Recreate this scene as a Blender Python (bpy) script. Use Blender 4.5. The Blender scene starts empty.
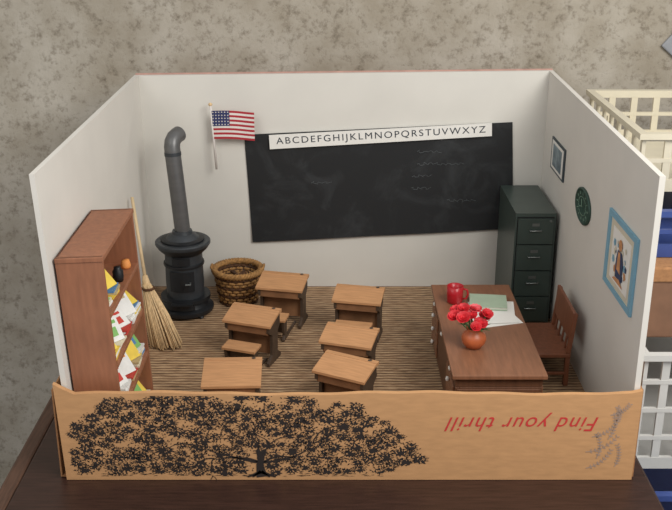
import bpy, math, random
from mathutils import Matrix, Vector, Euler
R=random.Random(7)
scene=bpy.context.scene
scene.view_settings.view_transform='Standard'

def lin(c):
    c=c/255.0
    return c/12.92 if c<=0.04045 else ((c+0.055)/1.055)**2.4
def col(rgb,k=1.0): return tuple(min(1,lin(v)*k) for v in rgb)+(1,)

def mat(name,rgb,rough=.6,var=.12,scale=6,stretch=(1,1,1),bump=0.0,metal=0,detail=4,rgb2=None,spec=.5):
    m=bpy.data.materials.new(name); m.use_nodes=True
    nt=m.node_tree; N=nt.nodes; L=nt.links
    bs=N['Principled BSDF']; bs.inputs['Roughness'].default_value=rough
    bs.inputs['Metallic'].default_value=metal
    bs.inputs['Specular IOR Level'].default_value=spec
    tc=N.new('ShaderNodeTexCoord'); mp=N.new('ShaderNodeMapping'); mp.inputs['Scale'].default_value=stretch
    nz=N.new('ShaderNodeTexNoise'); nz.inputs['Scale'].default_value=scale; nz.inputs['Detail'].default_value=detail
    rp=N.new('ShaderNodeValToRGB')
    rp.color_ramp.elements[0].position=.3; rp.color_ramp.elements[1].position=.7
    rp.color_ramp.elements[0].color=col(rgb2 if rgb2 else rgb,1.0 if rgb2 else 1-var)
    rp.color_ramp.elements[1].color=col(rgb,1.0 if rgb2 else 1+var)
    L.new(tc.outputs['Object'],mp.inputs[0]); L.new(mp.outputs[0],nz.inputs['Vector'])
    L.new(nz.outputs['Fac'],rp.inputs[0]); L.new(rp.outputs[0],bs.inputs['Base Color'])
    if bump:
        b=N.new('ShaderNodeBump'); b.inputs['Strength'].default_value=bump; b.inputs['Distance'].default_value=.02
        L.new(nz.outputs['Fac'],b.inputs['Height']); L.new(b.outputs[0],bs.inputs['Normal'])
    return m

class B:
    def __init__(s): s.v=[];s.f=[];s.m=[];s.sm=[];s.mats=[];s.M=Matrix.Identity(4)
    def mi(s,m):
        if m not in s.mats: s.mats.append(m)
        return s.mats.index(m)
    def add(s,vs,fs,m,smooth=False,T=None):
        o=len(s.v); T=s.M@T if T is not None else s.M
        s.v+= [T@Vector(p) for p in vs]
        k=s.mi(m)
        for f in fs: s.f.append([o+i for i in f]); s.m.append(k); s.sm.append(smooth)
    def box(s,c,d,m,rot=(0,0,0)):
        x,y,z=[q/2 for q in d]
        vs=[(-x,-y,-z),(x,-y,-z),(x,y,-z),(-x,y,-z),(-x,-y,z),(x,-y,z),(x,y,z),(-x,y,z)]
        fs=[(0,3,2,1),(4,5,6,7),(0,1,5,4),(1,2,6,5),(2,3,7,6),(3,0,4,7)]
        s.add(vs,fs,m,False,Matrix.Translation(c)@Euler(rot).to_matrix().to_4x4())
    def bx(s,x0,x1,y0,y1,z0,z1,m): s.box(((x0+x1)/2,(y0+y1)/2,(z0+z1)/2),(x1-x0,y1-y0,z1-z0),m)
    def hexa(s,b,t,m):
        s.add(list(b)+list(t),[(0,3,2,1),(4,5,6,7),(0,1,5,4),(1,2,6,5),(2,3,7,6),(3,0,4,7)],m)
    def prism(s,poly,a0,a1,m,axis='x'):
        n=len(poly)
        def P(a,p):
            return (a,p[0],p[1]) if axis=='x' else ((p[0],a,p[1]) if axis=='y' else (p[0],p[1],a))
        vs=[P(a0,p) for p in poly]+[P(a1,p) for p in poly]
        fs=[tuple(range(n))[::-1],tuple(range(n,2*n))]+[(i,(i+1)%n,n+(i+1)%n,n+i) for i in range(n)]
        s.add(vs,fs,m)
    def lathe(s,pr,c,m,seg=32,sx=1,sy=1,T=None,smooth=True):
        vs=[];fs=[];n=len(pr)
        for r,z in pr:
            for i in range(seg):
                a=2*math.pi*i/seg; vs.append((r*math.cos(a)*sx,r*math.sin(a)*sy,z))
        for j in range(n-1):
            for i in range(seg):
                k=(i+1)%seg; fs.append((j*seg+i,j*seg+k,(j+1)*seg+k,(j+1)*seg+i))
        fs.append(tuple(range(seg))[::-1]); fs.append(tuple((n-1)*seg+i for i in range(seg)))
        X=Matrix.Translation(c)
        if T is not None: X=X@T
        s.add(vs,fs,m,smooth,X)
    def tube(s,pts,r,m,seg=8,smooth=True):
        pts=[Vector(p) for p in pts]; n=len(pts)
        rs=r if isinstance(r,(list,tuple)) else [r]*n
        vs=[];fs=[]
        up=None
        for j,p in enumerate(pts):
            d=(pts[min(j+1,n-1)]-pts[max(j-1,0)]).normalized()
            if up is None:
                up=Vector((0,0,1)) if abs(d.z)<.9 else Vector((1,0,0))
            a=d.cross(up).normalized(); b=a.cross(d).normalized(); up=b
            for i in range(seg):
                t=2*math.pi*i/seg; vs.append(p+a*math.cos(t)*rs[j]+b*math.sin(t)*rs[j])
        for j in range(n-1):
            for i in range(seg):
                k=(i+1)%seg; fs.append((j*seg+i,j*seg+k,(j+1)*seg+k,(j+1)*seg+i))
        fs.append(tuple(range(seg))[::-1]); fs.append(tuple((n-1)*seg+i for i in range(seg)))
        s.add(vs,fs,m,smooth)
    def build(s,name,parent=None,bevel=0,split=False,loc=None,rot=None):
        me=bpy.data.meshes.new(name); me.from_pydata([tuple(v) for v in s.v],[],s.f)
        for m in s.mats: me.materials.append(m)
        for p,k,q in zip(me.polygons,s.m,s.sm): p.material_index=k; p.use_smooth=q
        me.update()
        o=bpy.data.objects.new(name,me); scene.collection.objects.link(o)
        if parent: o.parent=parent
        if loc: o.location=loc
        if rot: o.rotation_euler=rot
        if bevel:
            b=o.modifiers.new('bevel','BEVEL'); b.width=bevel; b.segments=2; b.limit_method='ANGLE'; b.angle_limit=math.radians(50)
        if split:
            e=o.modifiers.new('split','EDGE_SPLIT'); e.split_angle=math.radians(38)
        return o

# ---------------- camera
cam=bpy.data.cameras.new('camera'); cam.sensor_width=36; cam.lens=988/672*36; cam.clip_end=200
co=bpy.data.objects.new('camera',cam); scene.collection.objects.link(co)
co.location=(-.13,-9.02,5.906); co.rotation_euler=(math.radians(90-20.6),0,0)
scene.camera=co

# ---------------- materials
foam=mat('foam_board_white',(217,213,205),.75,.03,1.5)
foam_b=mat('foam_board_back',(215,212,204),.75,.03,1.5)
cardb=mat('cardboard',(194,147,101),.85,.08,5,(1,1,4),.05)
cardb_hi=mat('cardboard_print_gap',(190,144,99),.85,.05,5)
cardb_in=mat('cardboard_edge',(166,120,80),.9,.15,20)
ink=mat('black_ink',(40,32,29),.8,.1,10)
redink=mat('red_ink',(196,52,50),.8,.05,10)
pencil=mat('faded_blue_grey_print',(160,138,124),.8,.1,10)
wood_table=mat('dark_table_wood',(54,35,29),.38,.3,3,(1,10,1),.05)
wood_edge=mat('table_edge_wood',(84,60,47),.5,.3,4,(10,1,1))
deskw=mat('desk_wood',(188,140,98),.65,.12,5,(1,8,1),spec=.3)
deskw2=mat('desk_wood_dark',(132,94,65),.6,.2,5,(1,8,1),spec=.3)
iron=mat('desk_leg_wood',(72,57,45),.5,.2,8)
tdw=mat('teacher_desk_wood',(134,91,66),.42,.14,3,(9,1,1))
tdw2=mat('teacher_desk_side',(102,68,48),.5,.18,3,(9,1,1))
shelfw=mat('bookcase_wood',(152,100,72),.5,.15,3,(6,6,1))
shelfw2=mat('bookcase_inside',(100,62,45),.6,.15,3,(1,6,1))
chairw=mat('chair_wood',(128,78,54),.45,.18,4,(5,5,1))
stove_m=mat('stove_iron',(62,66,70),.42,.15,7,metal=.3)
stove_d=mat('stove_dark',(36,38,41),.45,.15,7,metal=.3)
pipe_m=mat('stove_pipe_metal',(104,104,104),.4,.1,4,(1,1,3),metal=.4)
green=mat('cabinet_green',(66,78,73),.38,.08,4,metal=.1)
green2=mat('cabinet_drawer',(60,72,67),.36,.08,4,metal=.1)
chrome=mat('handle_metal',(112,116,114),.35,.05,8,metal=.6)
black=mat('black_gap',(16,18,18),.7,.1,8)
straw=mat('broom_straw',(214,184,140),.8,.25,14,(3,3,.4))
stick=mat('handle_stick',(214,190,150),.6,.1,6)
wicker=mat('wicker',(158,116,66),.75,.35,22,bump=.3)
wicker_d=mat('wicker_dark',(84,54,30),.85,.3,18)
white=mat('paper_white',(232,230,224),.8,.02,5)
flag_r=mat('flag_red',(170,42,52),.8,.05,5); flag_w=mat('flag_white',(222,216,210),.8,.03,5); flag_b=mat('flag_blue',(44,52,96),.8,.05,5)
clay=mat('clay_vase',(178,92,52),.4,.15,9)
redf=mat('red_petal',(200,34,44),.55,.25,14); pink=mat('pink_petal',(226,92,100),.55,.2,14)
leaf=mat('leaf_green',(66,96,52),.6,.2,14)
redcup=mat('red_ceramic',(178,24,36),.3,.08,5)
cream=mat('cream_plastic',(216,208,186),.42,.04,4)
whitep=mat('white_plastic',(210,210,206),.42,.04,4)
bluep=mat('blue_plastic',(60,80,142),.35,.1,4)
brownbox=mat('brown_cardboard',(128,94,72),.8,.1,5)
lightblue=mat('frame_light_blue',(122,168,190),.6,.06,6)
beige=mat('picture_mat_beige',(208,200,180),.8,.05,6)
rededge=mat('back_card_edge',(190,150,138),.8,.15,6)

def floor_mat():
    m=bpy.data.materials.new('bamboo_mat'); m.use_nodes=True
    nt=m.node_tree;N=nt.nodes;L=nt.links;bs=N['Principled BSDF'];bs.inputs['Roughness'].default_value=.75
    tc=N.new('ShaderNodeTexCoord')
    w=N.new('ShaderNodeTexWave'); w.bands_direction='Y'; w.inputs['Scale'].default_value=4.4; w.inputs['Distortion'].default_value=1.2; w.inputs['Detail'].default_value=2; w.inputs['Detail Scale'].default_value=1.5
    L.new(tc.outputs['Object'],w.inputs['Vector'])
    mp=N.new('ShaderNodeMapping'); mp.inputs['Scale'].default_value=(2.2,18,1); L.new(tc.outputs['Object'],mp.inputs[0])
    nz=N.new('ShaderNodeTexNoise'); nz.inputs['Scale'].default_value=2.0; nz.inputs['Detail'].default_value=5; nz.inputs['Roughness'].default_value=.62; L.new(mp.outputs[0],nz.inputs['Vector'])
    mx=N.new('ShaderNodeMath'); mx.operation='MULTIPLY_ADD'; mx.inputs[1].default_value=.30; L.new(w.outputs['Fac'],mx.inputs[0])
    m2=N.new('ShaderNodeMath'); m2.operation='MULTIPLY'; m2.inputs[1].default_value=1.0; L.new(nz.outputs['Fac'],m2.inputs[0]); L.new(m2.outputs[0],mx.inputs[2])
    rp=N.new('ShaderNodeValToRGB'); e=rp.color_ramp.elements
    e[0].position=.36;e[0].color=col((72,53,38)); e[1].position=.90;e[1].color=col((204,173,136))
    q=e.new(.62); q.color=col((142,110,80))
    L.new(mx.outputs[0],rp.inputs[0]); L.new(rp.outputs[0],bs.inputs['Base Color'])
    b=N.new('ShaderNodeBump'); b.inputs['Strength'].default_value=.4; b.inputs['Distance'].default_value=.02; L.new(mx.outputs[0],b.inputs['Height']); L.new(b.outputs[0],bs.inputs['Normal'])
    return m
floor_m=floor_mat()
def plaster():
    m=bpy.data.materials.new('mottled_plaster'); m.use_nodes=True
    nt=m.node_tree;N=nt.nodes;L=nt.links;bs=N['Principled BSDF'];bs.inputs['Roughness'].default_value=.9
    tc=N.new('ShaderNodeTexCoord')
    a=N.new('ShaderNodeTexNoise'); a.inputs['Scale'].default_value=.9;a.inputs['Detail'].default_value=6; a.inputs['Roughness'].default_value=.6
    b=N.new('ShaderNodeTexNoise'); b.inputs['Scale'].default_value=8;b.inputs['Detail'].default_value=7; b.inputs['Roughness'].default_value=.75
    for n in(a,b): L.new(tc.outputs['Object'],n.inputs['Vector'])
    r1=N.new('ShaderNodeValToRGB'); r1.color_ramp.elements[0].position=.32;r1.color_ramp.elements[1].position=.68
    r1.color_ramp.elements[0].color=col((154,144,127)); r1.color_ramp.elements[1].color=col((190,183,170))
    r2=N.new('ShaderNodeValToRGB'); r2.color_ramp.elements[0].position=.30;r2.color_ramp.elements[1].position=.50
    r2.color_ramp.elements[0].color=(.50,.47,.43,1); r2.color_ramp.elements[1].color=(1,1,1,1)
    L.new(a.outputs['Fac'],r1.inputs[0]); L.new(b.outputs['Fac'],r2.inputs[0])
    mx=N.new('ShaderNodeMix'); mx.data_type='RGBA'; mx.blend_type='MULTIPLY'; mx.inputs[0].default_value=1
    L.new(r1.outputs[0],mx.inputs[6]); L.new(r2.outputs[0],mx.inputs[7]); L.new(mx.outputs[2],bs.inputs['Base Color'])
    bm=N.new('ShaderNodeBump'); bm.inputs['Strength'].default_value=.35; bm.inputs['Distance'].default_value=.04; L.new(b.outputs['Fac'],bm.inputs['Height']); L.new(bm.outputs[0],bs.inputs['Normal'])
    return m
plaster_m=plaster()
def board_mat():
    m=mat('chalkboard_black',(24,26,27),.6,.2,2,(1,1,1),rgb2=(30,32,33))
    nt=m.node_tree;N=nt.nodes;L=nt.links;bs=N['Principled BSDF']
    tc=N.new('ShaderNodeTexCoord'); n=N.new('ShaderNodeTexNoise'); n.inputs['Scale'].default_value=1.8; n.inputs['Detail'].default_value=6; n.inputs['Roughness'].default_value=.65; n.inputs['Distortion'].default_value=.8
    L.new(tc.outputs['Object'],n.inputs['Vector'])
    r=N.new('ShaderNodeValToRGB'); r.color_ramp.elements[0].position=.5; r.color_ramp.elements[1].position=.9
    r.color_ramp.elements[0].color=col((24,26,28)); r.color_ramp.elements[1].color=col((58,61,63))
    L.new(n.outputs['Fac'],r.inputs[0]); L.new(r.outputs[0],bs.inputs['Base Color'])
    return m
board_m=board_mat()

# ---------------- diorama walls & floor
b=B()
b.hexa([(-2.93,.07,0),(-2.87,.07,0),(-2.97,5.3,0),(-3.03,5.3,0)],[(-3.06,.07,3.31),(-3.01,.07,3.31),(-2.99,5.3,3.31),(-3.05,5.3,3.31)],foam)
b.build('wall_left')
b=B()
b.hexa([(2.96,.07,0),(3.02,.07,0),(3.02,5.3,0),(2.96,5.3,0)],[(2.96,.07,3.29),(3.02,.07,3.29),(3.02,5.3,3.37),(2.96,5.3,3.37)],foam)
b.build('wall_right')
b=B()
b.hexa([(-3.05,5.3,0),(3.02,5.3,0),(3.02,5.36,0),(-3.05,5.36,0)],[(-3.05,5.3,3.30),(3.02,5.3,3.37),(3.02,5.36,3.37),(-3.05,5.36,3.30)],foam_b)
b.build('wall_back')
b=B(); b.bx(-3.02,3.02,.06,5.36,-.03,0,floor_m); b.build('floor')

# ---------------- cardboard box tray with print
box=bpy.data.objects.new('cardboard_box',None); scene.collection.objects.link(box)
b=B()
n=60; top=[]
for i in range(n+1):
    x=-3.03+6.06*i/n
    z=.985+.012*math.sin(x*2.3)+.006*math.sin(x*9)
    top.append((x,z))
top[0]=(-3.04,1.10); top[1]=(-2.96,1.05); top[-1]=(3.03,1.02)
b.prism([(-3.0,-.045),(3.02,-.045)]+top[::-1],0,.055,cardb,'y')
b.build('front_panel',box)
b=B(); b.bx(-3.078,-3.062,.06,5.44,-.045,1.0,cardb_in); b.build('side_panel_a',box)
b=B(); b.bx(3.03,3.055,.06,5.44,-.045,1.0,cardb_in); b.build('side_panel_b',box)
b=B()
b.hexa([(-3.05,5.37,-.045),(3.03,5.37,-.045),(3.03,5.41,-.045),(-3.05,5.41,-.045)],[(-3.05,5.37,3.318),(3.02,5.37,3.386),(3.02,5.41,3.386),(-3.05,5.41,3.318)],rededge); b.build('back_panel',box)
b=B(); b.bx(-3.06,3.03,.06,5.36,-.045,-.031,cardb_in); b.build('bottom_panel',box)

# tree print: engraved oak, lacy foliage masses with lit leaf gaps
def px2(p): return (-2.93+(p[0]-62)*.01028,(478-p[1])*.0119)
b=B()
tops=[(62,448),(68,428),(78,416),(92,412),(100,400),(118,398),(132,404),(146,398),(162,395),(176,402),(188,394),(215,394),(228,402),(244,394),(270,395),(282,400),(296,396),(312,398),(326,408),(340,402),(356,406),(368,416),(384,420),(396,432),(412,440),(424,454)]
bots=[(62,476),(90,478),(140,476),(200,478),(240,473),(275,473),(320,477),(380,474),(405,467),(424,464)]
def interp(a,x):
    for (x0,y0),(x1,y1) in zip(a,a[1:]):
        if x0<=x<=x1: return y0+(y1-y0)*(x-x0)/(x1-x0)
    return a[-1][1]
def inside(x,y): return 62<x<424 and interp(tops,x)-1<y<interp(bots,x)
def flat(poly,m,yy):
    vs=[(max(-2.975,min(2.98,p[0])),yy,max(.0,min(.965,p[1]))) for p in poly]
    b.add(vs,[tuple(range(len(vs)))],m)
def ribbon(P,w0,w1,m=ink,yy=-.0045):
    n=len(P); up=[];dn=[]
    for i,(x,z) in enumerate(P):
        x0,z0=P[max(i-1,0)];x1,z1=P[min(i+1,n-1)]
        d=math.hypot(x1-x0,z1-z0)+1e-6; nx,nz=-(z1-z0)/d,(x1-x0)/d
        ww=w0+(w1-w0)*i/(n-1); up.append((x+nx*ww,yy,z+nz*ww)); dn.append((x-nx*ww,yy,z-nz*ww))
    b.add(up+dn,[(i,i+1,n+i+1,n+i) for i in range(n-1)],m)
clumps=[]
tries=0
while len(clumps)<225 and tries<9000:
    tries+=1
    cx=R.uniform(66,421); cy=R.uniform(397,475)
    if not inside(cx,cy-2) : continue
    if abs(cx-256)<12 and cy>455: continue
    rx=R.uniform(5,11); ry=rx*R.uniform(.50,.62)
    if any(((cx-a)/(rx+c_))**2+((cy-d)/(ry+e_))**2<.46 for a,d,c_,e_ in clumps): continue
    clumps.append((cx,cy,rx,ry))
for (cx,cy,rx,ry) in clumps:
    n_=R.randint(20,28); rim=[]
    for i in range(n_):
        a=2*math.pi*i/n_; k=(1.02 if i%2 else .63)*R.uniform(.85,1.2)
        rim.append((cx+rx*k*math.cos(a),cy+ry*k*math.sin(a)))
    C0=px2((cx,cy)); P=[px2(p) for p in rim]
    for i in range(n_):
        q=P[(i+1)%n_]; flat([C0,P[i],q],ink,-.003)
for (cx,cy,rx,ry) in clumps:
    for k in range(int(rx*ry*.46)):
        a=R.uniform(0,2*math.pi); q=math.sqrt(R.random())*.95
        x=cx+rx*q*math.cos(a); y=cy+ry*q*math.sin(a); rel=(y-cy)/ry
        if rel>.15 and R.random()<.65: continue
        X,Zz=px2((x,y)); l=R.uniform(.010,.020); w=l*R.uniform(.28,.5); th=R.uniform(0,math.pi)
        flat([(X+u*math.cos(th)-v*math.sin(th),Zz+u*math.sin(th)+v*math.cos(th)) for u,v in((-l,0),(0,-w),(l,0),(0,w))],cardb_hi,-.0038)
    for k in range(15):
        a=R.uniform(0,2*math.pi); kk=R.uniform(1.0,1.5); x=cx+rx*kk*math.cos(a); y=cy+ry*kk*math.sin(a)
        if not inside(x,y): continue
        X,Zz=px2((x,y)); l=R.uniform(.008,.017); w=l*.45; th=R.uniform(0,3.14)
        flat([(X+u*math.cos(th)-v*math.sin(th),Zz+u*math.sin(th)+v*math.cos(th)) for u,v in((-l,0),(0,-w),(l,0),(0,w))],ink,-.0042)
def grow(x,y,ang,l,w,dep):
    P=[];cx,cy,a=x,y,ang; steps=7
    for i in range(steps+1):
        P.append(px2((cx,cy)))
        cx+=l/steps*math.cos(a); cy-=l/steps*math.sin(a)*.6; a+=R.uniform(-.35,.35)
        if not inside(cx,min(cy,468)): break
    if len(P)>2: ribbon(P,w,w*.45,ink,-.0047)
    if dep>0 and inside(cx,min(cy,468)):
        for s_ in(-1,1): grow(cx,cy,a+s_*R.uniform(.25,.6),l*R.uniform(.6,.8),w*.55,dep-1)
for ang,l,w in [(2.9,55,.014),(2.5,44,.013),(2.0,30,.012),(1.1,30,.012),(.6,44,.013),(.22,58,.014)]: grow(257,464,ang,l,w,2)
ribbon([px2(p) for p in [(258,478.5),(257,473),(256,466),(258,458),(254,450)]],.06,.016,ink,-.0048)
for dx in(-14,-9,9,15): ribbon([px2(p) for p in [(257,473),(257+dx*.5,476),(257+dx,478.4)]],.022,.01,ink,-.0049)
for k in range(90):
    x=R.uniform(90,380); y=R.uniform(475,478.3); X,Zz=px2((x,y)); flat([(X,Zz),(X+R.uniform(.03,.09),Zz-.002),(X+.03,Zz+.006)],ink,-.0035)
b.build('tree_print',box)

def text_mesh(name,body,width,height,loc,rot,m,shear=0,parent=None,extr=0,space=1):
    cu=bpy.data.curves.new(name,'FONT'); cu.body=body; cu.size=1; cu.shear=shear; cu.extrude=extr; cu.align_x='CENTER'; cu.align_y='CENTER'; cu.space_character=space
    o=bpy.data.objects.new(name+'_tmp',cu); scene.collection.objects.link(o)
    bpy.context.view_layer.update()
    dg=bpy.context.evaluated_depsgraph_get()
    me=bpy.data.meshes.new_from_object(o.evaluated_get(dg)); bpy.data.objects.remove(o)
    xs=[v.co.x for v in me.vertices]; ys=[v.co.y for v in me.vertices]
    cx,cy=(min(xs)+max(xs))/2,(min(ys)+max(ys))/2; sx=width/(max(xs)-min(xs)); sy=height/(max(ys)-min(ys))
    for v in me.vertices: v.co.x=(v.co.x-cx)*sx; v.co.y=(v.co.y-cy)*sy
    me.materials.clear(); me.materials.append(m)
    for p in me.polygons: p.material_index=0
    t=bpy.data.objects.new(name,me); scene.collection.objects.link(t); t.location=loc; t.rotation_euler=rot
    if parent: t.parent=parent
    return t
text_mesh('printed_slogan','Find your thrill',1.60,.22,(1.80,-.004,.66),(math.pi/2,math.pi,0),redink,.4,box,0,1.12)
# faded sprig pattern at the right end
b=B()
def sprig(x,z,ang,l):
    P=[];a=ang;cx,cz=x,z
    for i in range(9):
        P.append((cx,cz))
        for s_ in(-1,1):
            th=a+s_*.9; ll=.035
            if i>0: flat([(cx,cz),(cx+ll*.6*math.cos(th-.35),cz+ll*.6*math.sin(th-.35)),(cx+ll*math.cos(th),cz+ll*math.sin(th)),(cx+ll*.6*math.cos(th+.35),cz+ll*.6*math.sin(th+.35))],pencil,-.004)
        cx+=l/9*math.cos(a); cz+=l/9*math.sin(a); a+=.12
        if cx>2.95: break
    if len(P)>1: ribbon(P,.005,.003,pencil,-.0045)
for (x,z,a,l) in [(2.52,.10,.3,.38),(2.50,.30,.1,.42),(2.62,.22,1.2,.34),(2.55,.48,.2,.36),(2.72,.45,1.0,.34),(2.72,.74,.15,.26),(2.82,.12,1.1,.3),(2.80,.66,1.2,.2)]: sprig(x,z,a,l)
b.build('faded_sprig_print',box)

# ---------------- outer room
b=B(); b.bx(-14,14,6.3,6.5,-7.5,12,plaster_m); b.build('wall_plaster')
ground_m=mat('floor_boards',(70,54,42),.6,.2,2,(1,8,1))
b=B(); b.bx(-14,14,-14,6.3,-7.6,-7.5,ground_m); b.build('floor_ground')
b=B()
b.bx(-3.5,3.22,-2.2,6.1,-.30,-.05,wood_table)
b.bx(-3.68,-3.5,-2.2,6.1,-.27,-.055,wood_edge)
b.bx(-3.4,3.1,-2.1,6.0,-.9,-.3,wood_table)
for x in(-3.2,2.9):
    for y in(-1.9,5.8): b.bx(x-.2,x+.2,y-.2,y+.2,-7.5,-.9,wood_table)
b.build('wooden_table',bevel=.03)

# ---------------- blackboard, alphabet strip, flag
b=B()
pts=[(-1.41,.75),(2.58,.97),(2.47,2.62),(-1.49,2.43)]
gx,gz=24,10; vs=[];fs=[]
for j in range(gz+1):
    for i in range(gx+1):
        u=i/gx;v=j/gz
        x=(1-u)*(1-v)*pts[0][0]+u*(1-v)*pts[1][0]+u*v*pts[2][0]+(1-u)*v*pts[3][0]
        z=(1-u)*(1-v)*pts[0][1]+u*(1-v)*pts[1][1]+u*v*pts[2][1]+(1-u)*v*pts[3][1]
        y=5.285-.012*abs(math.sin(u*7))*(1-v)-.03*(1-v)**4
        vs.append((x,y,z))
for j in range(gz):
    for i in range(gx):
        a=j*(gx+1)+i; fs.append((a,a+1,a+gx+2,a+gx+1))
b.add(vs,fs,board_m,True)
chalk=mat('faint_chalk',(92,96,98),.9,.2,20)
def chk(x0,z0,w,h):
    P=[]
    for i in range(int(w/.02)):
        P.append((x0+i*.02+.02*math.sin(i*1.9),z0+h*math.sin(i*1.4+R.uniform(-.7,.7))*R.uniform(.2,1)))
    ribbon(P,.0035,.002,chalk,5.262)
for i in range(5): chk(1.15+R.uniform(-.2,.4),1.42+i*.19,R.uniform(.3,.75),.03)
chk(-.5,1.7,.35,.03)
o=b.build('blackboard')
strip=bpy.data.objects.new('alphabet_banner',None); scene.collection.objects.link(strip)
b=B(); b.hexa([(-1.11,5.24,2.22),(2.17,5.24,2.42),(2.17,5.245,2.42),(-1.11,5.245,2.22)],[(-1.12,5.24,2.43),(2.16,5.24,2.61),(2.16,5.265,2.61),(-1.12,5.265,2.43)],white)
b.build('banner_strip',strip)
inkt=mat('letter_ink',(40,48,58),.8,.05,5)
text_mesh('letters','ABCDEFGHIJKLMNOPQRSTUVWXYZ',3.09,.13,(.53,5.237,2.42),(math.pi/2,-math.radians(3.3),0),inkt,0,strip,0,1.25)

b=B()
b.tube([(-1.95,5.15,2.89),(-1.90,5.15,1.94)],.018,flag_w,8)
b.lathe([(.001,-.03),(.03,-.01),(.03,.01),(.001,.03)],(-1.952,5.15,2.91),straw,12)
def fp(u,v):
    x=-1.94+.62*u+.0*v; z=2.40+.42*v-.015*u+.012*math.sin(u*5); y=5.14-.02*math.sin(u*6.5)
    return (x,y,z)
NS=13;NU=14
for k in range(NS):
    for i in range(NU):
        b.add([fp(i/NU,k/NS),fp((i+1)/NU,k/NS),fp((i+1)/NU,(k+1)/NS),fp(i/NU,(k+1)/NS)],[(0,1,2,3)],flag_r if k%2==0 else flag_w)
for i in range(6):
    p=[fp(i*.42/6,6/13),fp((i+1)*.42/6,6/13),fp((i+1)*.42/6,1),fp(i*.42/6,1)]
    b.add([(x,y-.004,z) for x,y,z in p],[(0,1,2,3)],flag_b)
for r in range(5):
    for c_ in range(6):
        x,y,z=fp((c_+.5)*.42/6,6/13+(r+.5)*(7/13)/5)
        s_=[]
        for k in range(10):
            a=math.pi/2+k*math.pi/5; rr=.014 if k%2==0 else .006
            s_.append((x+rr*math.cos(a),y-.008,z+rr*math.sin(a)))
        b.add(s_,[tuple(range(10))],flag_w)
b.build('american_flag')

# ---------------- stove
b=B(); C=(-2.33,4.33,0)
b.lathe([(.39,.05),(.40,.07),(.40,.11),(.33,.14),(.30,.2),(.29,.26)],C,stove_d,40)
b.lathe([(.36,.24),(.36,.29)],C,stove_d,40)
b.lathe([(.27,.29),(.275,.5),(.27,.78),(.27,.95)],C,stove_m,40)
b.lathe([(.29,.76),(.295,.78),(.29,.80)],C,stove_d,40)
b.lathe([(.29,.95),(.36,1.02),(.38,1.06)],C,stove_d,40)
b.lathe([(.385,1.06),(.395,1.08),(.395,1.11),(.38,1.125)],C,stove_m,40)
b.lathe([(.31,1.125),(.31,1.15),(.29,1.16)],C,stove_d,40)
b.lathe([(.24,1.155),(.20,1.2),(.15,1.23),(.14,1.27)],C,stove_m,32)
for a in range(4):
    t=math.pi/4+a*math.pi/2
    b.tube([(C[0]+.3*math.cos(t),C[1]+.3*math.sin(t),.1),(C[0]+.36*math.cos(t),C[1]+.36*math.sin(t),.0)],[.05,.035],stove_d,8)
b.tube([(-2.32,4.33,1.2),(-2.36,4.34,1.8),(-2.405,4.36,2.40),(-2.41,4.37,2.48),(-2.405,4.40,2.545),(-2.385,4.45,2.59),(-2.355,4.51,2.61),(-2.33,4.56,2.62)],[.112,.112,.112,.112,.112,.112,.112,.112],pipe_m,24)
b.tube([(-2.403,4.36,2.36),(-2.405,4.362,2.41)],.118,stove_m,24)
b.tube([(-2.333,4.555,2.619),(-2.328,4.565,2.622)],[.1,.1],stove_d,20)
for z0,z1,w in((.42,.72,.17),(.82,.93,.12),(.15,.23,.14)):
    k=7;vs=[];fs=[]
    r0=.285 if z0>.3 else .34
    for j in range(k+1):
        t=-math.pi/2+(-1+2*j/k)*w/.27
        for zz in(z0,z1):
            for rr in (r0-.04,r0+.012): vs.append((C[0]+rr*math.cos(t),C[1]+rr*math.sin(t),zz))
    for j in range(k):
        a=j*4; fs+= [(a+1,a+5,a+7,a+3),(a+0,a+4,a+5,a+1),(a+2,a+3,a+7,a+6)]
    fs+=[(0,1,3,2),(k*4,k*4+2,k*4+3,k*4+1)]
    b.add(vs,fs,stove_d)
b.tube([(C[0]+.12,C[1]-.29,.57),(C[0]+.13,C[1]-.36,.57),(C[0]+.06,C[1]-.37,.57)],.014,chrome,8)
b.box((C[0],C[1]-.36,.27),(.3,.14,.025),stove_d)
b.build('potbelly_stove',split=True)

# ---------------- basket
b=B(); C=Vector((-1.6,4.74,0))
rb,rt,h=.27,.34,.46
b.lathe([(rb-.03,.01),(rb-.03,.03)],C,wicker_d,32)
rows=11
for k in range(rows):
    z=.03+h*k/(rows-1); r=rb+(rt-rb)*k/(rows-1)
    pts=[]
    for i in range(73):
        a=2*math.pi*i/72; rr=r+.014*math.cos(18*a+math.pi*(k%2)); pts.append((C.x+rr*math.cos(a),C.y+rr*math.sin(a),z))
    b.tube(pts,.022,wicker if k%3 else wicker_d,6)
for i in range(36):
    a=2*math.pi*i/36; b.tube([(C.x+rb*math.cos(a),C.y+rb*math.sin(a),0.01),(C.x+rt*math.cos(a),C.y+rt*math.sin(a),h+.05)],.013,wicker_d,5)
for q in range(3):
    pts=[]
    for i in range(97):
        a=2*math.pi*i/96; rr=rt+.01+.028*math.cos(16*a+q*2.1); pts.append((C.x+rr*math.cos(a),C.y+rr*math.sin(a),h+.05+.028*math.sin(16*a+q*2.1)))
    b.tube(pts,.024,wicker,6)
for sgn in(-1,1):
    b.tube([(C.x+sgn*(rt+.0),C.y-.1,h+.04),(C.x+sgn*(rt+.05),C.y-.06,h+.10),(C.x+sgn*(rt+.05),C.y+.06,h+.10),(C.x+sgn*rt,C.y+.1,h+.04)],.02,wicker,6)
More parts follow.
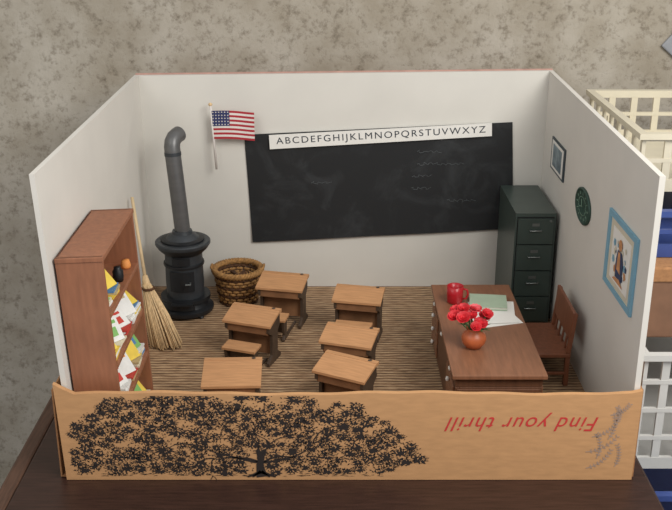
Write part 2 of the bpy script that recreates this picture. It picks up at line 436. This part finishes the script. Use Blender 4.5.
for i in range(34):
    a=R.uniform(0,6.28); r=R.uniform(0,.12); x,y=C.x+r*math.cos(a),C.y+r*math.sin(a); t=R.uniform(0,3.14); l=R.uniform(.08,.15); z=R.uniform(.2,.42)
    b.tube([(x-l*math.cos(t),y-l*math.sin(t),z),(x+l*math.cos(t),y+l*math.sin(t),z+R.uniform(-.03,.05))],.022,R.choice([wicker,wicker_d,deskw2]),6)
b.build('wicker_basket')

# ---------------- broom
b=B()
A=Vector((-2.88,3.72,1.95)); Mid=Vector((-2.70,3.34,.90)); E=Vector((-2.42,3.13,.0))
b.tube([A,Mid+(Mid-A)*.05],[.022,.024],stick,8)
b.tube([Mid+Vector((-.01,.02,.06)),Mid+Vector((.02,-.02,-.12))],[.035,.07],straw,12)
for i in range(260):
    a=R.uniform(0,6.28); q=math.sqrt(R.random()); o0=Vector((.05*q*math.cos(a),.05*q*math.sin(a),0)); w=R.uniform(.85,1.1)
    e=E+Vector((.22*q*math.cos(a)*w,.14*q*math.sin(a),R.uniform(.005,.06)))
    m_=Mid*.45+e*.55+Vector((.04*q*math.cos(a),.02*q*math.sin(a),0))
    b.tube([Mid+o0+Vector((.01,-.01,-.05)),m_,e],[.010,.010,.007],straw,4)
for t in(.12,):
    p=Mid.lerp(E,t); b.lathe([(.075+t*.1,-.012),(.082+t*.1,0),(.075+t*.1,.012)],p,wicker_d,16)
b.build('straw_broom')

# ---------------- bookcase
b=B(); W,D,H=.48,1.58,2.4; t=.05
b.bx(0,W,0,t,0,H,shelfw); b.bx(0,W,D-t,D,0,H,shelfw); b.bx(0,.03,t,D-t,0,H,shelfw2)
b.bx(0,W+.01,-.01,D+.01,H-t,H,shelfw)
lev=[.06,.62,1.18,1.76]
for z in lev: b.bx(.03,W+.004,t,D-t,z-.05,z,shelfw)
b.bx(W-.03,W-.01,t,D-t,0,.04,shelfw)
bc=b.build('bookcase',bevel=.006,loc=(-2.85,.2,0),rot=(0,math.radians(-2.3),0))
PC=dict(cream=(232,224,196),white=(236,236,232),yellow=(238,208,84),green=(130,184,104),red=(200,70,58),blue=(90,134,180),orange=(230,150,78),tan=(196,176,130))
papers={k:mat('paper_'+k,v,.7,.08,9) for k,v in PC.items()}
b=B()
pal=['white','yellow','white','cream','yellow','white','green','white','yellow','cream','white','yellow']
pi_=0
for li,z in enumerate(lev):
    zt=(lev[li+1]-.05 if li<3 else H-t)
    ys=[.09,.40,.72,1.04,1.22] if li<3 else [.10,.40]
    for y0 in ys:
        zz=z+.001
        for k in range(R.randint(2,5)):
            th=.022; b.box((.25+R.uniform(0,.035),y0+.15,zz+th/2),(.36,.25,th),papers[R.choice(['white','cream','tan','yellow','blue','white','red'])],(0,0,R.uniform(-.08,.08))); zz+=th+.002
        for k in range(2):
            m_=papers[pal[pi_%len(pal)]]; pi_+=1
            hgt=R.uniform(.22,.29); wid=R.uniform(.19,.25); tilt=-R.uniform(.5,.95)
            while hgt*math.cos(tilt)>zt-zz-.06: tilt-=.05
            ang=R.uniform(-.75,-.25)
            x0=.39-.07*k
            b.M=Matrix.Translation((x0,y0+.10+.10*k,zz+.006+k*.012))@Euler((0,0,ang)).to_matrix().to_4x4()@Euler((0,tilt,0)).to_matrix().to_4x4()
            b.box((0,0,hgt/2),(.014,wid,hgt),m_)
            c1=papers[R.choice(['red','tan','orange','green','yellow','cream','yellow','blue'])]
            b.bx(.0075,.009,-wid*.36,wid*.36,hgt*.72,hgt*.86,c1)
            if R.random()<.5: b.bx(.0075,.009,-wid*.25,wid*.25,hgt*.2,hgt*.58,c1)
            b.M=Matrix.Identity(4)
b.lathe([(.05,1.762),(.06,1.81),(.06,1.88),(.04,1.91),(.04,1.93)],(.38,.95,0),stove_d,16)
b.lathe([(.05,1.762),(.06,1.79),(.045,1.86)],(.38,1.35,0),papers['orange'],16)
b.build('books_and_papers',parent=bc)

# ---------------- school desks
def school_desk(cx,cy,rot,d=.40,seat=.42,seatw=.5):
    b=B(); w=.68; hn,hf=.55,.64
    y0,y1=-d/2,d/2
    b.prism([(y0,hn),(y1-.07,hf),(y1-.07,hf+.035),(y0,hn+.035)],-w/2,w/2,deskw)
    b.prism([(y1-.07,hf-.005),(y1,hf-.005),(y1,hf+.04),(y1-.07,hf+.04)],-w/2,w/2,deskw)
    b.prism([(y0+.03,.44),(y1-.03,.44),(y1-.03,hf-.01),(y0+.03,hn)],-w/2+.05,w/2-.05,deskw2)
    b.lathe([(.025,hf+.04),(.025,hf+.046)],(w/2-.1,y1-.035,0),iron,12)
    for sx in(-1,1):
        xa=sx*(w/2-.045)
        poly=[(y0+.02,hn),(y0+.02,.47),(-.07,.40),(-.08,.12),(y0+.0,.05),(y0+.0,0),(y1,0),(y1,.05),(.10,.12),(.11,.40),(y1-.01,.47),(y1-.01,hf)]
        b.prism(poly,xa-.02,xa+.02,iron)
        xs=sx*(seatw/2-.04)
        ys=-seat
        b.prism([(ys-.09,.0),(ys+.10,.0),(ys+.10,.03),(ys+.05,.08),(ys+.07,.31),(ys-.10,.31),(ys-.05,.08),(ys-.09,.03)],xs-.018,xs+.018,iron)
        b.bx(xs-.015,xs+.015,ys+.09,-.0,.0,.03,iron)
    b.bx(-w/2+.06,w/2-.06,-.01,.02,.10,.44,deskw2)
    ys=-seat
    b.box((0,ys,.325),(seatw,.23,.035),deskw,(math.radians(3),0,0))
    b.bx(-seatw/2+.05,seatw/2-.05,ys-.01,ys+.02,.1,.305,iron)
    b.build('school_desk',bevel=.006,loc=(cx,cy,0),rot=(0,0,math.radians(rot)))
for a in [(-.89,3.98,-12.5,.42,.58,.44),(.18,3.50,-12,.38,.40),(-1.23,2.81,-19,.40,.36,.46),(.035,2.185,-17.5,.40,.38),(-1.33,1.19,2,.54,.42),(-.02,1.335,-27,.40,.42)]:
    school_desk(*a)

# ---------------- teacher desk
b=B(); x0,x1,y0,y1,zt=1.15,2.2,.66,3.3,.85
b.bx(x0,x1,y0,y1,zt-.05,zt,tdw)
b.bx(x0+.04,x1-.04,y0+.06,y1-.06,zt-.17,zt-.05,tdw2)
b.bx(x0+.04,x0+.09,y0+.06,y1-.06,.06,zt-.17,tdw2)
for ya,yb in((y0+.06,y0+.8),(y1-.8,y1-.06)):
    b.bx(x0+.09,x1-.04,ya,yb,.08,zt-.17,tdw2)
    for k in range(3):
        za=.12+k*.19
        b.bx(x0+.02,x0+.04,ya+.05,yb-.05,za,za+.16,tdw)
        b.lathe([(.012,0),(.03,.02),(.03,.035),(.001,.045)],(x0+.02,(ya+yb)/2,za+.09),white,12,T=Euler((0,-math.pi/2,0)).to_matrix().to_4x4())
        b.bx(x1-.04,x1-.02,ya+.05,yb-.05,za,za+.16,tdw)
for k in range(3):
    b.lathe([(.012,0),(.03,.02),(.03,.035),(.001,.045)],(x0+.04,y0+.4+k*.92,zt-.11),white,12,T=Euler((0,-math.pi/2,0)).to_matrix().to_4x4())
for x in(x0+.07,x1-.07):
    for y in(y0+.09,y1-.09): b.bx(x-.03,x+.03,y-.03,y+.03,0,.1,tdw2)
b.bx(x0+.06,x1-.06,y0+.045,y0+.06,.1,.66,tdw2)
b.build('teacher_desk',bevel=.008)

b=B(); b.lathe([(.085,0),(.10,.015),(.105,.12),(.105,.23),(.093,.23),(.092,.12),(.085,.04),(.001,.035)],(1.40,2.70,.851),redcup,28)
b.tube([(1.495,2.69,.851+.19),(1.55,2.68,.851+.18),(1.565,2.68,.851+.12),(1.545,2.68,.851+.06),(1.495,2.69,.851+.05)],.014,redcup,8)
b.build('red_mug')
b=B()
for k,(cx,cy,a,w,h) in enumerate([(1.80,2.33,.28,.56,.74),(1.86,2.40,-.12,.52,.66),(1.84,2.36,.08,.50,.68)]):
    b.box((cx,cy,.853+k*.005),(w,h,.003),white,(0,0,a))
b.build('loose_papers')
gb=mat('notebook_green',(166,184,160),.7,.06,5); gb2=mat('notebook_pages',(228,226,214),.8,.03,5)
b=B()
T=Matrix.Translation((1.82,2.60,.868))@Euler((0,0,-.12)).to_matrix().to_4x4(); b.M=T
b.box((0,0,.006),(.46,.40,.01),gb); b.box((0.01,0,.026),(.43,.37,.03),gb2); b.box((0,0,.046),(.46,.40,.01),gb)
b.box((-.235,0,.026),(.01,.40,.05),gb)
b.build('notebook')

b=B(); V=Vector((1.47,1.38,.851))
b.lathe([(.07,0),(.09,.01),(.135,.07),(.145,.12),(.13,.17),(.085,.21),(.075,.225),(.095,.25),(.085,.25),(.065,.225),(.06,.2)],V,clay,32)
def flower(p,r,m1,m2,nrm):
    q=Vector((0,0,1)).rotation_difference(nrm).to_matrix().to_4x4(); T=Matrix.Translation(p)@q
    for ring,(rr,n_,up) in enumerate([(r,6,.25),(r*.72,5,.6),(r*.42,4,1.0)]):
        for i in range(n_):
            a=2*math.pi*i/n_+ring*.5; w=rr*.62
            ca,sa=math.cos(a),math.sin(a); vs=[]
            prof=[(0,.25),(.4,.9),(.8,1.0),(1.05,.45)]
            for (t_,ww) in prof:
                z=up*rr*t_**1.4+.0
                for s_ in(-1,0,1):
                    vs.append(((t_*rr)*ca-s_*ww*w*sa,(t_*rr)*sa+s_*ww*w*ca,z+(.12*rr if s_ else 0)))
            fs=[]
            for j in range(3):
                for s_ in range(2): fs.append((j*3+s_,j*3+s_+1,(j+1)*3+s_+1,(j+1)*3+s_))
            b.add(vs,fs,m1 if (i+ring)%3 else m2,True,T)
    b.lathe([(r*.15,-.01),(r*.2,r*.2),(r*.1,r*.45)],(0,0,0),redf,8,T=T)
fl=[(-.23,.02,.38,.078),(-.14,-.07,.40,.078),(-.04,.05,.38,.072),(-.12,.10,.44,.072),(.06,-.05,.32,.078),(.12,.06,.36,.072),(.02,.13,.42,.072),(-.2,.16,.40,.068),(.0,-.12,.31,.062),(.14,.0,.42,.066)]
for (dx,dy,dz,r) in fl:
    p=V+Vector((dx,dy,dz)); b.tube([V+Vector((0,0,.15)),V+Vector((dx*.35,dy*.35,dz*.6)),p],.009,leaf,5)
    flower(p,r,R.choice([redf,redf,pink]),redf,Vector((dx*1.2,dy-.35,.7)).normalized())
for i in range(14):
    a=R.uniform(0,6.28); p=V+Vector((.1*math.cos(a),.1*math.sin(a),R.uniform(.24,.36))); d=Vector((math.cos(a)*.1,math.sin(a)*.1,R.uniform(-.02,.06)))
    s_=Vector((-d.y,d.x,0))*.3
    b.add([p-d*.4,p+s_,p+d,p-s_],[(0,1,2,3)],leaf)
b.build('flower_vase')

# ---------------- filing cabinet
b=B(); x0,x1,y0,y1,H=2.34,2.9,3.85,5.22,1.67
b.bx(x0,x1,y0+.02,y1,.03,H,green); b.bx(x0+.02,x1-.02,y0+.05,y1-.03,0,.03,black)
b.bx(x0+.025,x1-.025,y0+.012,y0+.03,.06,H-.05,black)
for k in range(4):
    za=.07+k*.388
    b.bx(x0+.035,x1-.035,y0-.012,y0+.02,za,za+.37,green2)
    b.tube([(x0+.20,y0-.012,za+.2),(x0+.20,y0-.04,za+.2),(x1-.20,y0-.04,za+.2),(x1-.20,y0-.012,za+.2)],.01,chrome,6)
    b.bx(x0+.23,x1-.23,y0-.018,y0-.012,za+.26,za+.3,chrome)
b.lathe([(.018,0),(.018,.015)],(x1-.08,y0-.012,H-.1),chrome,12,T=Euler((math.pi/2,0,0)).to_matrix().to_4x4())
b.build('filing_cabinet',bevel=.012)

# ---------------- teacher chair
b=B(); xs0,xs1,ya,yb=2.28,2.78,2.0,2.95
b.bx(xs0,xs1,ya,yb,.40,.45,chairw)
for x in(xs0+.04,xs1-.03):
    for y in(ya+.05,yb-.05):
        b.bx(x-.03,x+.03,y-.03,y+.03,0,.40,chairw)
for y in(ya+.04,yb-.04):
    b.hexa([(xs1-.06,y-.03,.45),(xs1,y-.03,.45),(xs1,y+.03,.45),(xs1-.06,y+.03,.45)],[(xs1,y-.03,.98),(xs1+.05,y-.03,.98),(xs1+.05,y+.03,.98),(xs1,y+.03,.98)],chairw)
    b.bx(xs0+.05,xs1-.05,y-.015,y+.015,.15,.19,chairw)
b.hexa([(xs1-.03,ya+.02,.62),(xs1+.01,ya+.02,.62),(xs1+.01,yb-.02,.62),(xs1-.03,yb-.02,.62)],[(xs1-.01,ya+.01,1.0),(xs1+.03,ya+.01,1.0),(xs1+.03,yb-.01,1.0),(xs1-.01,yb-.01,1.0)],chairw)
for k in range(4):
    y=ya+.2+k*.183
    b.hexa([(xs1-.05,y-.025,.45),(xs1-.025,y-.025,.45),(xs1-.025,y+.025,.45),(xs1-.05,y+.025,.45)],[(xs1-.025,y-.025,.63),(xs1-.005,y-.025,.63),(xs1-.005,y+.025,.63),(xs1-.025,y+.025,.63)],chairw)
b.bx(xs0+.02,xs0+.05,ya+.05,yb-.05,.33,.40,chairw)
b.build('wooden_chair',bevel=.008)

# ---------------- pictures on right wall
darkf=mat('frame_dark',(58,68,74),.5,.1,6); photo1=mat('photo_faded',(150,166,172),.6,.35,7,rgb2=(70,86,96))
b=B(); xw=2.958
b.bx(xw-.02,xw,3.86,4.68,2.11,2.56,darkf); b.bx(xw-.024,xw-.02,3.92,4.62,2.14,2.53,white); b.bx(xw-.027,xw-.024,4.0,4.54,2.18,2.49,photo1)
b.build('framed_photo')
dg=mat('clock_dark_green',(38,68,58),.5,.15,16); dg2=mat('clock_light_green',(120,148,128),.6,.1,14)
b=B(); T=Matrix.Translation((xw,2.72,2.145))@Matrix.Diagonal((1,.37,.225,1))@Euler((0,-math.pi/2,0)).to_matrix().to_4x4(); b.M=T
b.lathe([(1.0,0),(1.0,.02),(.93,.03),(.88,.03),(.86,.02),(.001,.02)],(0,0,0),dg,48)
for i in range(12):
    a=i*2*math.pi/12; b.box((.70*math.cos(a),.70*math.sin(a),.022),(.14,.05,.004),dg2,(0,0,a))
for i in range(24):
    a=i*2*math.pi/24; b.box((.5*math.cos(a),.5*math.sin(a),.022),(.03,.09,.004),dg2,(0,0,a))
b.box((.16,.05,.026),(.42,.05,.004),dg2,(0,0,.3)); b.box((-.06,.14,.026),(.05,.34,.004),dg2,(0,0,.4))
b.M=Matrix.Identity(4)
b.build('wall_clock')
skin=mat('figure_tan',(196,140,96),.7,.2,12); navy=mat('figure_navy',(50,66,100),.7,.2,12)
b=B(); xw=2.958
y0,y1,z0,z1=.42,1.5,1.66,2.52
fw=.09
b.bx(xw-.03,xw,y0,y1,z0,z0+.06,lightblue); b.bx(xw-.03,xw,y0,y1,z1-.06,z1,lightblue); b.bx(xw-.03,xw,y0,y0+fw,z0+.06,z1-.06,lightblue); b.bx(xw-.03,xw,y1-fw,y1,z0+.06,z1-.06,lightblue)
b.bx(xw-.015,xw,y0+fw,y1-fw,z0+.06,z1-.06,beige)
b.bx(xw-.019,xw-.015,y0+.2,y1-.2,z0+.13,z1-.14,white)
def fig(poly,m,dx): 
    b.add([(xw-dx,p[0],p[1]) for p in poly],[tuple(range(len(poly)))],m)
cy=(y0+y1)/2; cz=(z0+z1)/2
for _ in range(26):
    ya_=cy+R.uniform(-.24,.24); za_=cz+R.uniform(-.22,.2); s_=R.uniform(.02,.05); a0=R.uniform(0,6)
    fig([(ya_+s_*math.cos(a0+k*1.2566),za_+s_*math.sin(a0+k*1.2566)) for k in range(5)],R.choice([navy,skin,lightblue,beige]),.0205+_*.0002)
fig([(cy-.12,cz-.2),(cy-.16,cz-.02),(cy-.08,cz+.1),(cy+.08,cz+.1),(cy+.12,cz-.02),(cy+.1,cz-.22)],navy,.027)
fig([(cy+.07*math.cos(a*.6283),cz+.17+.065*math.sin(a*.6283)) for a in range(10)],skin,.028)
fig([(cy-.08,cz-.14),(cy-.02,cz+.09),(cy+.05,cz+.09),(cy+.07,cz-.12)],skin,.029)
fig([(cy-.2,cz-.26),(cy-.06,cz-.2),(cy+.12,cz-.23),(cy+.2,cz-.27)],skin,.028)
b.build('framed_illustration')

# ---------------- storage crates on the right
def crate(name,x0,x1,y0,y1,z0,z1,m,nx=6,ny=7,rows=3,t=.05,rot=0):
    b=B(); rim=.1
    b.bx(x0,x1,y0,y1,z0,z0+t,m)
    zs=[z0+t+(z1-z0-t)*k/rows for k in range(rows+1)]
    def wall(ax,pos0,pos1,a0,a1,n_):
        for k,z in enumerate(zs):
            hh=.05 if 0<k<rows else rim
            za=z if k==0 else (z1-hh if k==rows else z-hh/2)
            if ax=='x': b.bx(a0,a1,pos0,pos1,za,za+hh,m)
            else: b.bx(pos0,pos1,a0,a1,za,za+hh,m)
        for i in range(n_+1):
            c_=a0+(a1-a0)*i/n_; w=.045; c0=max(a0,c_-w/1); c1=min(a1,c_+w/1)
            if ax=='x': b.bx(c0,c1,pos0+.005,pos1-.005,z0+t,z1-.02,m)
            else: b.bx(pos0+.005,pos1-.005,c0,c1,z0+t,z1-.02,m)
    wall('x',y0,y0+t,x0,x1,nx); wall('x',y1-t,y1,x0,x1,nx); wall('y',x0,x0+t,y0+t,y1-t,ny); wall('y',x1-t,x1,y0+t,y1-t,ny)
    b.bx(x0-.05,x0,y0-.05,y1+.05,z1-.07,z1,m); b.bx(x1,x1+.05,y0-.05,y1+.05,z1-.07,z1,m); b.bx(x0,x1,y0-.05,y0,z1-.07,z1,m); b.bx(x0,x1,y1,y1+.05,z1-.07,z1,m)
    return b.build(name)
crate('storage_crate',3.36,5.4,1.0,4.9,-.55,.95,whitep,8,14,4)
crate('storage_crate',3.36,5.4,.5,4.9,-2.3,-.56,bluep,5,9,3)
b=B(); b.bx(3.45,5.3,1.4,4.8,.96,1.80,brownbox); b.bx(3.43,5.32,1.38,4.82,1.66,1.84,cardb_in); b.build('shoe_box',bevel=.02)
crate('storage_crate',3.48,5.4,1.7,4.9,1.85,2.42,bluep,5,8,2)
crate('storage_basket',3.50,5.4,2.4,5.0,2.43,3.15,cream,6,7,2)
cabm=mat('side_cabinet_wood',(90,64,48),.5,.2,3,(6,6,1))
b=B(); b.bx(3.4,5.6,.6,5.6,-7.4,-2.31,cabm); b.bx(3.38,3.4,.8,5.4,-7.2,-2.5,wood_edge); b.bx(3.5,5.5,.7,5.5,-7.5,-7.4,black); b.build('side_cabinet',bevel=.03)
gm=mat('grey_board',(150,152,156),.6,.1,4)
b=B(); b.box((5.28,6.26,3.62),(.62,.06,.62),gm,(0,math.radians(40),0)); b.build('grey_wall_plaque',bevel=.02)

# ---------------- lighting
w=bpy.data.worlds.new('world'); scene.world=w; w.use_nodes=True
w.node_tree.nodes['Background'].inputs[0].default_value=(.97,.98,1,1); w.node_tree.nodes['Background'].inputs[1].default_value=.53
def area(name,loc,target,size,power,colr):
    l=bpy.data.lights.new(name,'AREA'); l.shape='RECTANGLE'; l.size=size[0]; l.size_y=size[1]; l.energy=power; l.color=colr
    o=bpy.data.objects.new(name,l); scene.collection.objects.link(o); o.location=loc
    o.rotation_euler=(Vector(target)-Vector(loc)).to_track_quat('-Z','Y').to_euler()
area('window_light',(6,-5,9.5),(0,2.5,.5),(6,6),1200,(1,.97,.92))
area('room_light',(-7,-5,9),(0,3,1),(6,6),270,(1,.96,.9))
